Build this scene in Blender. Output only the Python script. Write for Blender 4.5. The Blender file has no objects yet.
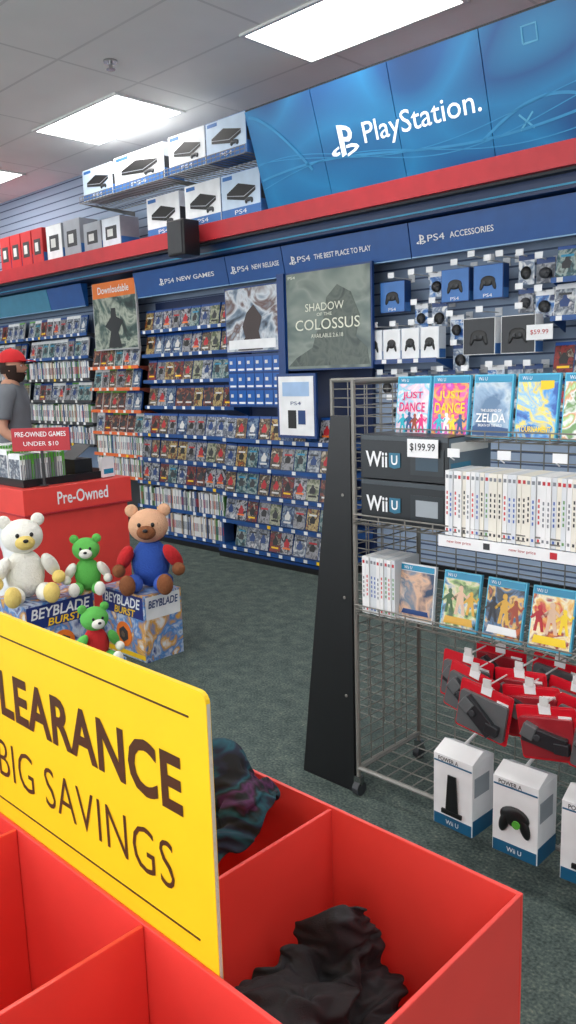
import bpy, bmesh, math, random
from mathutils import Vector, Matrix, Euler, noise
random.seed(7)
S=bpy.context.scene
S.view_settings.view_transform='Standard'
PI=math.pi
def lin(c):
    r=[]
    for x in c[:3]:
        x=x/255.0
        r.append(x/12.92 if x<=.04045 else ((x+.055)/1.055)**2.4)
    return (r[0],r[1],r[2],1)
# ---------------------------------------------------------------- materials
MC={}
def M(name,col,rough=.5,metal=0,var=.06,scale=9,emit=0,bump=0,bscale=200,alpha=1,trans=0,coat=0):
    if name in MC: return MC[name]
    m=bpy.data.materials.new(name); m.use_nodes=True
    nt=m.node_tree; b=nt.nodes['Principled BSDF']
    c=lin(col)
    tc=nt.nodes.new('ShaderNodeTexCoord')
    n=nt.nodes.new('ShaderNodeTexNoise'); n.inputs['Scale'].default_value=scale
    nt.links.new(tc.outputs['Object'],n.inputs['Vector'])
    r=nt.nodes.new('ShaderNodeValToRGB')
    r.color_ramp.elements[0].color=tuple(max(0,x*(1-var)) for x in c[:3])+(1,)
    r.color_ramp.elements[1].color=tuple(min(1,x*(1+var)) for x in c[:3])+(1,)
    r.color_ramp.elements[0].position=.35; r.color_ramp.elements[1].position=.65
    nt.links.new(n.outputs['Fac'],r.inputs['Fac']); nt.links.new(r.outputs['Color'],b.inputs['Base Color'])
    b.inputs['Roughness'].default_value=rough; b.inputs['Metallic'].default_value=metal
    if coat: b.inputs['Coat Weight'].default_value=coat
    if emit:
        b.inputs['Emission Color'].default_value=c; b.inputs['Emission Strength'].default_value=emit
    if trans: b.inputs['Transmission Weight'].default_value=trans
    if bump:
        n2=nt.nodes.new('ShaderNodeTexNoise'); n2.inputs['Scale'].default_value=bscale
        nt.links.new(tc.outputs['Object'],n2.inputs['Vector'])
        bp=nt.nodes.new('ShaderNodeBump'); bp.inputs['Strength'].default_value=bump; bp.inputs['Distance'].default_value=.01
        nt.links.new(n2.outputs['Fac'],bp.inputs['Height']); nt.links.new(bp.outputs['Normal'],b.inputs['Normal'])
    MC[name]=m
    return m
def art(name,cols,scale=8,dist=1.5,rand=True,rough=.3,stretch=(1,1,1),seed=0,emit=0,detail=3,spread=.34,constant=False):
    """abstract printed picture: warped noise through a ramp, varied per object"""
    if name in MC: return MC[name]
    m=bpy.data.materials.new(name); m.use_nodes=True
    nt=m.node_tree; b=nt.nodes['Principled BSDF']; b.inputs['Roughness'].default_value=rough
    tc=nt.nodes.new('ShaderNodeTexCoord'); mp=nt.nodes.new('ShaderNodeMapping')
    mp.inputs['Scale'].default_value=stretch
    nt.links.new(tc.outputs['Object'],mp.inputs['Vector'])
    n=nt.nodes.new('ShaderNodeTexNoise'); n.noise_dimensions='4D'
    n.inputs['Scale'].default_value=scale; n.inputs['Distortion'].default_value=dist; n.inputs['Detail'].default_value=detail
    n.inputs['W'].default_value=seed
    nt.links.new(mp.outputs[0],n.inputs['Vector'])
    oi=nt.nodes.new('ShaderNodeObjectInfo')
    if rand:
        mu=nt.nodes.new('ShaderNodeMath'); mu.operation='MULTIPLY'; mu.inputs[1].default_value=60
        nt.links.new(oi.outputs['Random'],mu.inputs[0]); nt.links.new(mu.outputs[0],n.inputs['W'])
    r=nt.nodes.new('ShaderNodeValToRGB'); cr=r.color_ramp
    if constant: cr.interpolation='CONSTANT'
    while len(cr.elements)<len(cols): cr.elements.new(.5)
    for i,c in enumerate(cols):
        cr.elements[i].position=.5-spread/2+spread*i/(len(cols)-1); cr.elements[i].color=lin(c)
    nt.links.new(n.outputs['Fac'],r.inputs['Fac'])
    out=r.outputs['Color']
    nt.links.new(out,b.inputs['Base Color'])
    if emit:
        nt.links.new(out,b.inputs['Emission Color']); b.inputs['Emission Strength'].default_value=emit
    MC[name]=m
    return m
# ---------------------------------------------------------------- builder
class B:
    def __init__(s): s.bm=bmesh.new(); s.m=[]
    def mi(s,mat):
        if mat not in s.m: s.m.append(mat)
        return s.m.index(mat)
    def _p(s,verts,mat):
        i=s.mi(mat)
        for v in verts:
            for f in v.link_faces: f.material_index=i
    def box(s,c,d,mat,rot=None):
        mx=Matrix.Translation(c)
        if rot: mx=mx@Euler(rot).to_matrix().to_4x4()
        mx=mx@Matrix.Diagonal((d[0],d[1],d[2],1))
        r=bmesh.ops.create_cube(s.bm,size=1,matrix=mx); s._p(r['verts'],mat); return r['verts']
    def bx(s,x0,x1,y0,y1,z0,z1,mat): return s.box(((x0+x1)/2,(y0+y1)/2,(z0+z1)/2),(abs(x1-x0),abs(y1-y0),abs(z1-z0)),mat)
    def cyl(s,a,b,r,mat,seg=8,r2=None):
        a=Vector(a); b=Vector(b); d=b-a
        mx=Matrix.Translation((a+b)/2)@d.to_track_quat('Z','Y').to_matrix().to_4x4()
        q=bmesh.ops.create_cone(s.bm,cap_ends=True,segments=seg,radius1=r,radius2=r if r2 is None else r2,depth=d.length,matrix=mx)
        s._p(q['verts'],mat); return q['verts']
    def ball(s,c,d,mat,rot=None,u=16,v=10):
        mx=Matrix.Translation(c)
        if rot: mx=mx@Euler(rot).to_matrix().to_4x4()
        mx=mx@Matrix.Diagonal((d[0],d[1],d[2],1))
        q=bmesh.ops.create_uvsphere(s.bm,u_segments=u,v_segments=v,radius=.5,matrix=mx); s._p(q['verts'],mat)
        for w in q['verts']:
            for f in w.link_faces: f.smooth=True
        return q['verts']
    def prism(s,pts,off,mat):
        o=Vector(off); a=[s.bm.verts.new(p) for p in pts]; b=[s.bm.verts.new(Vector(p)+o) for p in pts]
        i=s.mi(mat); fs=[s.bm.faces.new(a),s.bm.faces.new(b[::-1])]
        n=len(pts)
        for k in range(n): fs.append(s.bm.faces.new([a[k],b[k],b[(k+1)%n],a[(k+1)%n]]))
        for f in fs: f.material_index=i
        bmesh.ops.recalc_face_normals(s.bm,faces=fs)
    def ribbon(s,pts,t,mat):
        """thin flat line facing -Y through points (x,z)"""
        vs=[]
        for k,(x,z) in enumerate(pts):
            a_=Vector(pts[max(0,k-1)]); b_=Vector(pts[min(len(pts)-1,k+1)]); d=(b_-a_); 
            n=Vector((-d.y,d.x)).normalized() if d.length>0 else Vector((0,1))
            vs.append((s.bm.verts.new((x+n.x*t,-.004,z+n.y*t)),s.bm.verts.new((x-n.x*t,-.004,z-n.y*t))))
        i=s.mi(mat)
        for k in range(len(vs)-1):
            f=s.bm.faces.new((vs[k][0],vs[k][1],vs[k+1][1],vs[k+1][0])); f.material_index=i
    def done(s,name,parent=None,loc=(0,0,0),rot=(0,0,0),bevel=0,sub=0):
        me=bpy.data.meshes.new(name); s.bm.to_mesh(me); s.bm.free()
        for m in s.m: me.materials.append(m)
        o=bpy.data.objects.new(name,me); S.collection.objects.link(o)
        o.location=loc; o.rotation_euler=rot
        if parent: o.parent=parent
        if bevel:
            k=o.modifiers.new('bevel','BEVEL'); k.width=bevel; k.segments=2; k.limit_method='ANGLE'
        if sub:
            k=o.modifiers.new('sub','SUBSURF'); k.levels=sub; k.render_levels=sub
        return o
def empty(name,loc=(0,0,0),rot=(0,0,0)):
    o=bpy.data.objects.new(name,None); S.collection.objects.link(o); o.location=loc; o.rotation_euler=rot; o.empty_display_size=.05; return o
def tag(o,label,cat,group=None,kind=None):
    o['label']=label; o['category']=cat
    if group: o['group']=group
    if kind: o['kind']=kind
    return o
def struct(o,label):
    o['label']=label; o['category']='structure'; o['kind']='structure'; return o
def cp(o,loc=None,rot=None,parent=None,mats=None):
    n=o.copy(); S.collection.objects.link(n)
    if loc is not None: n.location=loc
    if rot is not None: n.rotation_euler=rot
    if parent: n.parent=parent
    for c in o.children: cp(c,parent=n)
    return n
def text(s,mat,w=None,h=None,loc=(0,0,0),rot=(PI/2,0,0),parent=None,name='lettering',bold=0,depth=.0006,shear=0,space=1):
    cu=bpy.data.curves.new('t','FONT'); cu.body=s; cu.size=1; cu.offset=bold; cu.resolution_u=3; cu.shear=shear; cu.space_character=space
    cu.align_x='CENTER'
    o=bpy.data.objects.new('t',cu); S.collection.objects.link(o)
    dg=bpy.context.evaluated_depsgraph_get(); dg.update()
    me=bpy.data.meshes.new_from_object(o.evaluated_get(dg)); bpy.data.objects.remove(o)
    xs=[v.co.x for v in me.vertices]; ys=[v.co.y for v in me.vertices]
    W=max(xs)-min(xs); H=max(ys)-min(ys); cx=(max(xs)+min(xs))/2; cy=(max(ys)+min(ys))/2
    if w is None: w=W*h/H
    if h is None: h=H*w/W
    for v in me.vertices: v.co=Vector(((v.co.x-cx)*w/W,(v.co.y-cy)*h/H,0))
    me.materials.clear(); me.materials.append(mat); me.name=name
    n=bpy.data.objects.new(name,me); S.collection.objects.link(n); n.location=loc; n.rotation_euler=rot
    if parent: n.parent=parent
    return n
# ---------------------------------------------------------------- cloth first (simulated with a short timeline, then frozen)
fab=M('black_fabric',(34,33,37),.8,bump=.25,bscale=600,var=.2,scale=20)
gal=art('galaxy_fabric',[(18,18,22),(16,16,20),(24,28,50),(20,74,86),(18,16,22),(78,32,74),(16,16,20)],7,2,rand=False,rough=.85,seed=5)
def sim_all(jobs,colliders,frames):
    cols=[]
    for vs,fs in colliders:
        me=bpy.data.meshes.new('col'); me.from_pydata(vs,[],fs); o=bpy.data.objects.new('col',me); S.collection.objects.link(o)
        o.modifiers.new('c','COLLISION'); o.collision.thickness_outer=.004; o.collision.cloth_friction=25; cols.append(o)
    obs=[]
    for nm,vs,fs,mat,lab in jobs:
        me=bpy.data.meshes.new(nm); me.from_pydata(vs,[],fs); o=bpy.data.objects.new('simcloth',me); S.collection.objects.link(o)
        m=o.modifiers.new('c','CLOTH'); st=m.settings; st.quality=5; st.mass=.3; st.tension_stiffness=12; st.compression_stiffness=12; st.shear_stiffness=4; st.bending_stiffness=.3; st.air_damping=2
        cs=m.collision_settings; cs.distance_min=.004; cs.use_self_collision=True; cs.self_distance_min=.005; cs.collision_quality=2
        m.point_cache.frame_start=1; m.point_cache.frame_end=frames; obs.append(o)
    S.frame_start=1; S.frame_end=frames
    for f in range(1,frames+1): S.frame_set(f)
    dg=bpy.context.evaluated_depsgraph_get()
    for o,(nm,vs,fs,mat,lab) in zip(obs,jobs):
        me=bpy.data.meshes.new_from_object(o.evaluated_get(dg)); me.materials.clear(); me.materials.append(mat)
        for pl in me.polygons: pl.use_smooth=True
        mz=min(v.co.z for v in me.vertices); cx=sum(v.co.x for v in me.vertices)/len(me.vertices); cy=sum(v.co.y for v in me.vertices)/len(me.vertices)
        for v in me.vertices: v.co=v.co-Vector((cx,cy,mz))
        n=bpy.data.objects.new(nm,me); S.collection.objects.link(n); n.location=(cx,cy,max(mz,.5)); tag(n,lab,'clothing')
        k_=n.modifiers.new('m','SMOOTH'); k_.factor=.5; k_.iterations=3
        k_=n.modifiers.new('t','SOLIDIFY'); k_.thickness=.003
        k_=n.modifiers.new('s','SUBSURF'); k_.levels=1; k_.render_levels=1
    for o in obs+cols: bpy.data.objects.remove(o)
    S.frame_set(1)
def ball_mesh(c,d):
    bm=bmesh.new(); bmesh.ops.create_uvsphere(bm,u_segments=20,v_segments=14,radius=.5,matrix=Matrix.Translation(c)@Matrix.Diagonal((d[0],d[1],d[2],1)))
    vs=[v.co.copy() for v in bm.verts]; fs=[[v.index for v in f.verts] for f in bm.faces]; bm.free(); return vs,fs
def walls(x0,x1,y0,y1,z0,z1,t=.03):
    out=[]
    for a in ((x0-t,x0,y0-t,y1+t,z0-t,z1),(x1,x1+t,y0-t,y1+t,z0-t,z1),(x0,x1,y0-t,y0,z0-t,z1),(x0,x1,y1,y1+t,z0-t,z1),(x0-t,x1+t,y0-t,y1+t,z0-t,z0)):
        bm=bmesh.new(); bmesh.ops.create_cube(bm,size=1,matrix=Matrix.Translation(((a[0]+a[1])/2,(a[2]+a[3])/2,(a[4]+a[5])/2))@Matrix.Diagonal((a[1]-a[0],a[3]-a[2],a[5]-a[4],1)))
        out.append(([v.co.copy() for v in bm.verts],[[v.index for v in f.verts] for f in bm.faces])); bm.free()
    return out
def ripple(x0,x1,y0,y1,z0,amp,wx,wy,n=46,seed=0):
    """sheet gathered into ripples so that it crumples when it drops"""
    vs=[];fs=[]
    for i in range(n+1):
        for j in range(n+1):
            u=i/n; v=j/n
            q=noise.noise(Vector((u*2.5,v*2.5,seed)))
            vs.append(Vector((x0+(x1-x0)*u,y0+(y1-y0)*v,z0+amp*math.sin(2*PI*(wx*u+.6*q))+amp*.7*math.sin(2*PI*(wy*v+.5*q)+seed)+.03*q)))
    for i in range(n):
        for j in range(n): a_=i*(n+1)+j; fs.append((a_,a_+n+1,a_+n+2,a_+1))
    return vs,fs
DX=8.0   # the second pile is simulated beside the first, then set in its own compartment
C=walls(-.741,-.437,.499,.838,.499,1.2)
C.append(ball_mesh((-.682,.765,.62),(.085,.10,.34)))
C.append(ball_mesh((-.655,.62,.56),(.15,.2,.22)))
C.append(ball_mesh((-.56,.72,.53),(.16,.16,.13)))
C+=walls(-1.055+DX,-.749+DX,.509,.838,.499,1.3)
C.append(ball_mesh((-.905+DX,.765,.66),(.13,.11,.44)))
C.append(ball_mesh((-.815+DX,.765,.62),(.10,.11,.40)))
C.append(ball_mesh((-.86+DX,.62,.58),(.2,.18,.36)))
v1,f1=ripple(-.73,-.47,.52,.83,.90,.03,2.5,2.5,seed=1)
v2,f2=ripple(-1.04+DX,-.76+DX,.53,.83,1.02,.03,2.5,2,seed=4)
sim_all([('folded_garment',v1,f1,fab,'crumpled black garment lying in the red bin compartment'),('patterned_garment',v2,f2,gal,'dark garment with faint teal and purple print in the bin')],C,36)
bpy.data.objects['patterned_garment'].location.x-=DX
# ---------------------------------------------------------------- camera
a=math.radians(44.2); p=math.radians(9.8); k=.03
F0=Vector((-math.sin(a),math.cos(a),0)); R0=Vector((math.cos(a),math.sin(a),0)); Z=Vector((0,0,1))
F=F0*math.cos(p)-Z*math.sin(p); U=F0*math.sin(p)+Z*math.cos(p)
Rx=(R0-U*k).normalized(); Ux=(U+R0*k).normalized()
cd=bpy.data.cameras.new('camera'); cam=bpy.data.objects.new('camera',cd); S.collection.objects.link(cam)
cd.sensor_fit='VERTICAL'; cd.sensor_height=36; cd.lens=800/1024*36; cd.clip_start=.02
mw=Matrix.Identity(4)
for i in range(3):
    mw[i][0]=Rx[i]; mw[i][1]=Ux[i]; mw[i][2]=-F[i]
mw[0][3]=0; mw[1][3]=0; mw[2][3]=1.45
cam.matrix_world=mw; S.camera=cam
w=bpy.data.worlds.new('world'); S.world=w; w.use_nodes=True
w.node_tree.nodes['Background'].inputs[0].default_value=(.75,.85,1,1); w.node_tree.nodes['Background'].inputs[1].default_value=.8
# ---------------------------------------------------------------- common materials
white=M('white_print',(236,237,238),.45); offw=M('off_white_paper',(214,214,210),.5)
black=M('black_plastic',(18,18,20),.4); dgrey=M('dark_grey',(52,54,58),.5)
red=M('red_card',(230,68,60),.4,coat=.1,var=.03); redp=M('red_paint',(184,36,46),.45)
blue=M('blue_shelf',(24,76,140),.4); navy=M('navy_panel',(26,44,84),.5); dblue=M('deep_blue',(12,56,116),.35)
yellow=M('yellow_card',(248,202,26),.45,var=.02); brown=M('brown_ink',(66,40,16),.5)
wire=M('grey_wire',(132,130,124),.4,.3); chrome=M('chrome',(170,170,170),.25,1)
cyan=M('cyan_print',(30,140,180),.35); green=M('green_plastic',(90,170,60),.35); orange=M('orange_print',(235,120,40),.4)
skin=M('skin',(200,148,122),.55)
ps4case=M('translucent_blue_case',(24,62,120),.25); psband=M('blue_band_print',(20,74,150),.3)
# ---------------------------------------------------------------- structure
def carpet():
    m=bpy.data.materials.new('carpet'); m.use_nodes=True; nt=m.node_tree; b=nt.nodes['Principled BSDF']; b.inputs['Roughness'].default_value=.95
    b.inputs['Specular IOR Level'].default_value=.1
    tc=nt.nodes.new('ShaderNodeTexCoord')
    n=nt.nodes.new('ShaderNodeTexNoise'); n.inputs['Scale'].default_value=110; n.inputs['Detail'].default_value=3
    n0=nt.nodes.new('ShaderNodeTexNoise'); n0.inputs['Scale'].default_value=14; n0.inputs['Detail'].default_value=4
    nt.links.new(tc.outputs['Object'],n.inputs['Vector']); nt.links.new(tc.outputs['Object'],n0.inputs['Vector'])
    mx=nt.nodes.new('ShaderNodeMath'); mx.operation='MULTIPLY_ADD'; mx.inputs[1].default_value=.35; nt.links.new(n0.outputs['Fac'],mx.inputs[0]); 
    mu=nt.nodes.new('ShaderNodeMath'); mu.operation='MULTIPLY'; mu.inputs[1].default_value=.65; nt.links.new(n.outputs['Fac'],mu.inputs[0]); nt.links.new(mu.outputs[0],mx.inputs[2])
    r=nt.nodes.new('ShaderNodeValToRGB'); cr=r.color_ramp
    cr.elements[0].position=.36; cr.elements[0].color=lin((58,68,68)); cr.elements[1].position=.58; cr.elements[1].color=lin((92,104,99))
    e=cr.elements.new(.68); e.color=lin((124,127,116))
    nt.links.new(mx.outputs[0],r.inputs['Fac']); nt.links.new(r.outputs[0],b.inputs['Base Color'])
    bp=nt.nodes.new('ShaderNodeBump'); bp.inputs['Strength'].default_value=.3; bp.inputs['Distance'].default_value=.006
    nt.links.new(n.outputs['Fac'],bp.inputs['Height']); nt.links.new(bp.outputs[0],b.inputs['Normal']); return m
def lines_mat(name,base,dark,axis_periods,width,rough=.6,bump=.4):
    """straight grooves repeating along given axes"""
    m=bpy.data.materials.new(name); m.use_nodes=True; nt=m.node_tree; b=nt.nodes['Principled BSDF']; b.inputs['Roughness'].default_value=rough
    tc=nt.nodes.new('ShaderNodeTexCoord'); sp=nt.nodes.new('ShaderNodeSeparateXYZ'); nt.links.new(tc.outputs['Object'],sp.inputs[0])
    last=None
    for ax,per,off in axis_periods:
        a_=nt.nodes.new('ShaderNodeMath'); a_.operation='MULTIPLY_ADD'; a_.inputs[1].default_value=1/per; a_.inputs[2].default_value=100+off
        nt.links.new(sp.outputs[ax],a_.inputs[0])
        f=nt.nodes.new('ShaderNodeMath'); f.operation='FRACT'; nt.links.new(a_.outputs[0],f.inputs[0])
        l=nt.nodes.new('ShaderNodeMath'); l.operation='LESS_THAN'; l.inputs[1].default_value=width/per; nt.links.new(f.outputs[0],l.inputs[0])
        if last is None: last=l
        else:
            mx=nt.nodes.new('ShaderNodeMath'); mx.operation='MAXIMUM'; nt.links.new(last.outputs[0],mx.inputs[0]); nt.links.new(l.outputs[0],mx.inputs[1]); last=mx
    n=nt.nodes.new('ShaderNodeTexNoise'); n.inputs['Scale'].default_value=3; nt.links.new(tc.outputs['Object'],n.inputs['Vector'])
    rr=nt.nodes.new('ShaderNodeValToRGB'); c=lin(base)
    rr.color_ramp.elements[0].color=tuple(x*.9 for x in c[:3])+(1,); rr.color_ramp.elements[1].color=c
    nt.links.new(n.outputs['Fac'],rr.inputs[0])
    mix=nt.nodes.new('ShaderNodeMix'); mix.data_type='RGBA'
    nt.links.new(last.outputs[0],mix.inputs['Factor']); nt.links.new(rr.outputs[0],mix.inputs['A']); mix.inputs['B'].default_value=lin(dark)
    nt.links.new(mix.outputs['Result'],b.inputs['Base Color']); return m
slat=lines_mat('slatwall',(150,168,192),(66,82,110),[('Z',.076,0)],.012)
tiles=lines_mat('ceiling_tiles',(246,243,238),(218,215,210),[('X',1.225,.93),('Y',.62,.22)],.02)
plain=M('painted_wall',(214,214,214),.8)
X0,X1,Y0,Y1,H=-13,3.5,-4,4.65,3.45
b=B(); b.bx(X0,X1,Y0,Y1+.1,-.1,0,carpet()); struct(b.done('floor'),'speckled grey-green commercial carpet')
b=B(); b.bx(X0,X1,Y0,Y1+.1,H,H+.1,tiles); struct(b.done('ceiling'),'white suspended tile ceiling')
b=B(); b.bx(X0,X1,Y1,Y1+.1,0,H,slat); struct(b.done('wall_north'),'blue-grey slatwall behind the shelves')
b=B(); b.bx(X0-.1,X0,Y0,Y1+.1,0,H,plain); struct(b.done('wall_west'),'painted end wall')
b=B(); b.bx(X1,X1+.1,Y0,Y1+.1,0,H,plain); struct(b.done('wall_east'),'painted end wall')
b=B(); b.bx(X0-.1,X1+.1,Y0-.1,Y0,0,.4,plain); b.bx(X0-.1,X1+.1,Y0-.1,Y0,2.9,H,plain)
for i in range(7): b.bx(X0-.1+i*2.75,X0+.05+i*2.75,Y0-.1,Y0,.4,2.9,plain)
struct(b.done('wall_south'),'storefront wall with large window openings')
b=B(); b.bx(X0,X1,4.2,4.645,2.475,2.6,redp); b.bx(X0,X1,4.24,4.645,2.46,2.475,dgrey); struct(b.done('trim_1'),'red ledge running along the wall above the header signs')
b=B(); b.bx(X0,X1,4.3,4.645,2.38,2.46,M('soffit_blue',(18,44,84),.4)); b.bx(X0,X1,4.295,4.3,2.4,2.41,cyan); struct(b.done('trim_2'),'dark blue soffit under the red ledge')
b=B(); b.bx(X0,X1,4.635,4.65,0,.1,black); struct(b.done('baseboard_north'),'black baseboard')
ld=bpy.data.lights.new('window_daylight','AREA'); ld.shape='RECTANGLE'; ld.size=15; ld.size_y=2.4; ld.energy=300; ld.color=(.92,.97,1)
lo=bpy.data.objects.new('window_daylight',ld); S.collection.objects.link(lo); lo.location=(-4.7,-3.85,1.7); lo.rotation_euler=(math.radians(98),0,0)
lampm=bpy.data.materials.new('light_diffuser'); lampm.use_nodes=True
pb=lampm.node_tree.nodes['Principled BSDF']; pb.inputs['Emission Color'].default_value=(1,.975,.94,1); pb.inputs['Emission Strength'].default_value=10
frame=M('white_metal_frame',(225,225,222),.4)
e=empty('ceiling_light')
b=B()
b.bx(-.59,.59,-.32,-.295,-.014,0,frame); b.bx(-.59,.59,.295,.32,-.014,0,frame); b.bx(-.59,-.565,-.295,.295,-.014,0,frame); b.bx(.565,.59,-.295,.295,-.014,0,frame)
b.done('light_frame',e)
b=B(); b.bx(-.563,.563,-.293,.293,-.008,-.001,lampm); b.done('light_diffuser',e)
first=True
for yy in (3.89,1.4,-1.1,-3.3):
    for i in range(6):
        xx=-10.58+2.47*i
        o=e if first else cp(e)
        first=False
        o.location=(xx,yy,H); tag(o,'recessed rectangular fluorescent ceiling light, switched on','ceiling light','fluorescent ceiling lights')
b=B(); b.cyl((0,0,0),(0,0,-.012),.045,chrome,16); b.cyl((0,0,-.012),(0,0,-.05),.012,chrome,8); b.cyl((0,0,-.05),(0,0,-.055),.028,chrome,12)
tag(b.done('fire_sprinkler',loc=(-4.6,3.23,H)),'small metal sprinkler head on the ceiling','sprinkler')
# ---------------------------------------------------------------- big tilted sign
signm=art('sign_blue_gradient',[(4,52,104),(8,80,138),(24,122,176),(8,84,144),(30,134,184)],1.0,.6,rand=False,stretch=(1,1,1.4),emit=.15,rough=.3,detail=0,spread=.5,seed=2)
sg=empty('wall_sign',(-4.24,4.25,2.61),(math.radians(18.5),0,0))
tag(sg,'large blue panelled sign leaning out above the red ledge','sign')
for i in range(6):
    b=B(); b.bx(i*.603+.003,i*.603+.600,0,.05,0,.64,signm)
    b.done('sign_panel',sg)
b=B(); b.bx(0,3.62,.012,.06,-.012,.652,black); b.done('sign_frame',sg)
text('PlayStation.',M('lit_white',(245,248,250),.4,emit=.4),w=.82,h=.16,loc=(1.36,-.004,.29),parent=sg,bold=.004)
def pslogo(parent,loc,s,mat,name='logo',rot=(0,0,0)):
    b=B()
    def P(pts): b.prism([((x-.6)*s,0,(z-.5)*s) for x,z in pts],(0,-.001,0),mat)
    P([(.42,0),(.62,.06),(.62,.96),(.42,1.0)])
    P([(.62,.96),(.62,.83),(.78,.78),(.84,.7),(.82,.6),(.75,.57),(.62,.6),(.62,.46),(.82,.42),(.95,.5),(1.0,.66),(.95,.8),(.82,.9)])
    P([(.36,.36),(.1,.27),(0,.19),(.04,.11),(.2,.07),(.36,.11),(.36,.19),(.24,.17),(.18,.2),(.24,.25),(.36,.28)])
    P([(.66,.33),(.66,.24),(.92,.24),(1.02,.2),(.95,.15),(.66,.06),(.66,-.02),(1.05,.1),(1.2,.2),(1.12,.29),(.9,.35)])
    o=b.done(name,parent,loc,rot); return o
pslogo(sg,(.79,-.004,.3),.19,MC['lit_white'])
lb=M('pale_blue_mark',(90,170,205),.4,emit=.1); lb2=M('mid_blue_mark',(50,140,190),.4,emit=.12)
def mark(pts,t=.005,m=lb,nm='symbol'):
    b=B(); b.ribbon(pts,t,m); b.done(nm,sg)
mark([(2.05,.5),(2.13,.5),(2.13,.58),(2.05,.58),(2.05,.5)]); mark([(1.98,.1),(2.06,.18)]); mark([(1.98,.18),(2.06,.1)]); mark([(2.5,.42),(2.6,.42),(2.55,.51),(2.5,.42)])
for j,(A_,ph,t_) in enumerate(((.09,0,.003),(.06,.5,.007),(.11,1.1,.003),(.08,1.6,.003))):
    mark([(.02+i*.05,.13+.03*j+A_*math.sin((.02+i*.05)*2.3+ph)) for i in range(72)],t_,lb2,'wave_line')
mark([(.03+i*.02,.6-.45*((i/24)**1.5)) for i in range(24)],.01,lb2,'wave_line')
mark([(1.75+i*.03,.1+.14*math.sin(i*.12)) for i in range(40)],.008,lb2,'wave_line')
# ---------------------------------------------------------------- header valances
def header(x0,x1,txt,tx0=0,tx1=0,mat=None):
    mat=mat or M('header_blue',(24,80,148),.35)
    cx=(x0+x1)/2
    e=empty('header_sign',(cx,4.42,2.155)); hw=(x1-x0)/2-.004
    b=B(); b.prism([(-hw,0,0),(-hw,.03,0),(-hw,.03,.215),(-hw,-.045,.215)],(2*hw,0,0),mat)
    b.bx(-hw,hw,-.004,.0,0,.008,M('header_edge',(130,170,205),.3)); b.done('sign_board',e)
    if txt:
        th=math.atan2(.045,.215); L=tx0-cx; T=tx1-tx0; r3=(PI/2+th,0,0)
        pslogo(e,(L+.03,-.027,.105),.06,white,rot=(th,0,0))
        text('PS4',white,w=.125,h=.04,loc=(L+.14,-.027,.105),rot=r3,parent=e)
        text(txt,white,w=T-.24,h=.036,loc=(L+.24+(T-.24)/2,-.027,.105),rot=r3,parent=e,bold=.01)
    tag(e,'blue header sign board with white lettering above the shelves' if txt else 'plain coloured header board above the shelves','sign','header signs')
header(-6.1,-4.87,'NEW GAMES',-5.74,-5.02)
header(-4.87,-4.25,'NEW RELEASE',-4.82,-4.29)
header(-4.25,-3.12,'THE BEST PLACE TO PLAY',-4.18,-3.43)
header(-3.12,-1.8,'ACCESSORIES',-3.06,-2.52)
header(-1.8,-.6,None); header(-.6,.6,None); header(-7.6,-6.95,None)
header(-9,-7.6,None,mat=M('header_teal',(60,130,160),.4)); header(-10.4,-9,None,mat=M('header_red',(180,60,70),.4))
e=empty('poster_board',(-6.45,4.4,1.72)); tag(e,'tall poster board with orange heading and abstract figure picture','poster')
b=B(); b.bx(-.35,.35,0,.02,0,.62,M('poster_frame',(190,190,190),.4)); b.bx(-.34,.34,-.003,0,.48,.62,orange); b.bx(-.34,.34,-.003,0,.01,.48,art('poster_art_orange',[(30,40,40),(60,84,80),(170,176,160),(40,80,76)],4,2,rand=False,seed=3)); b.done('board',e)
b=B(); b.prism([(-.12,-.004,.02),(.1,-.004,.02),(.05,-.004,.16),(.14,-.004,.26),(.03,-.004,.3),(.02,-.004,.38),(-.05,-.004,.38),(-.06,-.004,.3),(-.16,-.004,.22),(-.07,-.004,.17)],(0,-.001,0),M('poster_dark_shape',(30,34,38),.4)); b.done('printed_shape',e)
text('Downloadable',white,w=.5,h=.065,loc=(0,-.005,.55),parent=e,bold=.01)
# ---------------------------------------------------------------- posters
def poster(x0,x1,z0,z1,am,lab,y=4.36):
    e=empty('poster',((x0+x1)/2,y,z0)); hw=(x1-x0)/2; b=B()
    b.bx(-hw,hw,0,.025,0,z1-z0,dblue); b.bx(-hw+.012,hw-.012,-.003,0,.012,z1-z0-.012,am); b.done('board',e); tag(e,lab,'poster'); return e
p1=art('poster_art_snow',[(40,50,64),(110,128,146),(200,206,212),(100,74,70),(140,150,160)],3.2,1.2,rand=False,stretch=(1,1,1.5),seed=9)
e=poster(-4.87,-4.27,1.62,2.12,p1,'poster with snowy mountain landscape in a blue frame')
dk=M('poster_dark_rock',(58,44,42),.4)
b=B(); b.prism([(-.16,-.004,.02),(.12,-.004,.02),(.08,-.004,.16),(.12,-.004,.26),(.03,-.004,.36),(-.05,-.004,.3),(-.1,-.004,.2),(-.07,-.004,.12)],(0,-.001,0),dk); b.done('printed_rock',e)
b=B(); b.bx(-.26,.26,-.006,-.004,.03,.1,white); b.done('caption_band',e)
p2=art('poster_art_mist',[(58,74,72),(92,108,102),(130,140,130),(76,90,86)],2,.8,rand=False,stretch=(1,1,1.6),seed=4)
e=poster(-4.2,-3.4,1.47,2.17,p2,'large misty grey-green poster with pale serif title')
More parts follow.
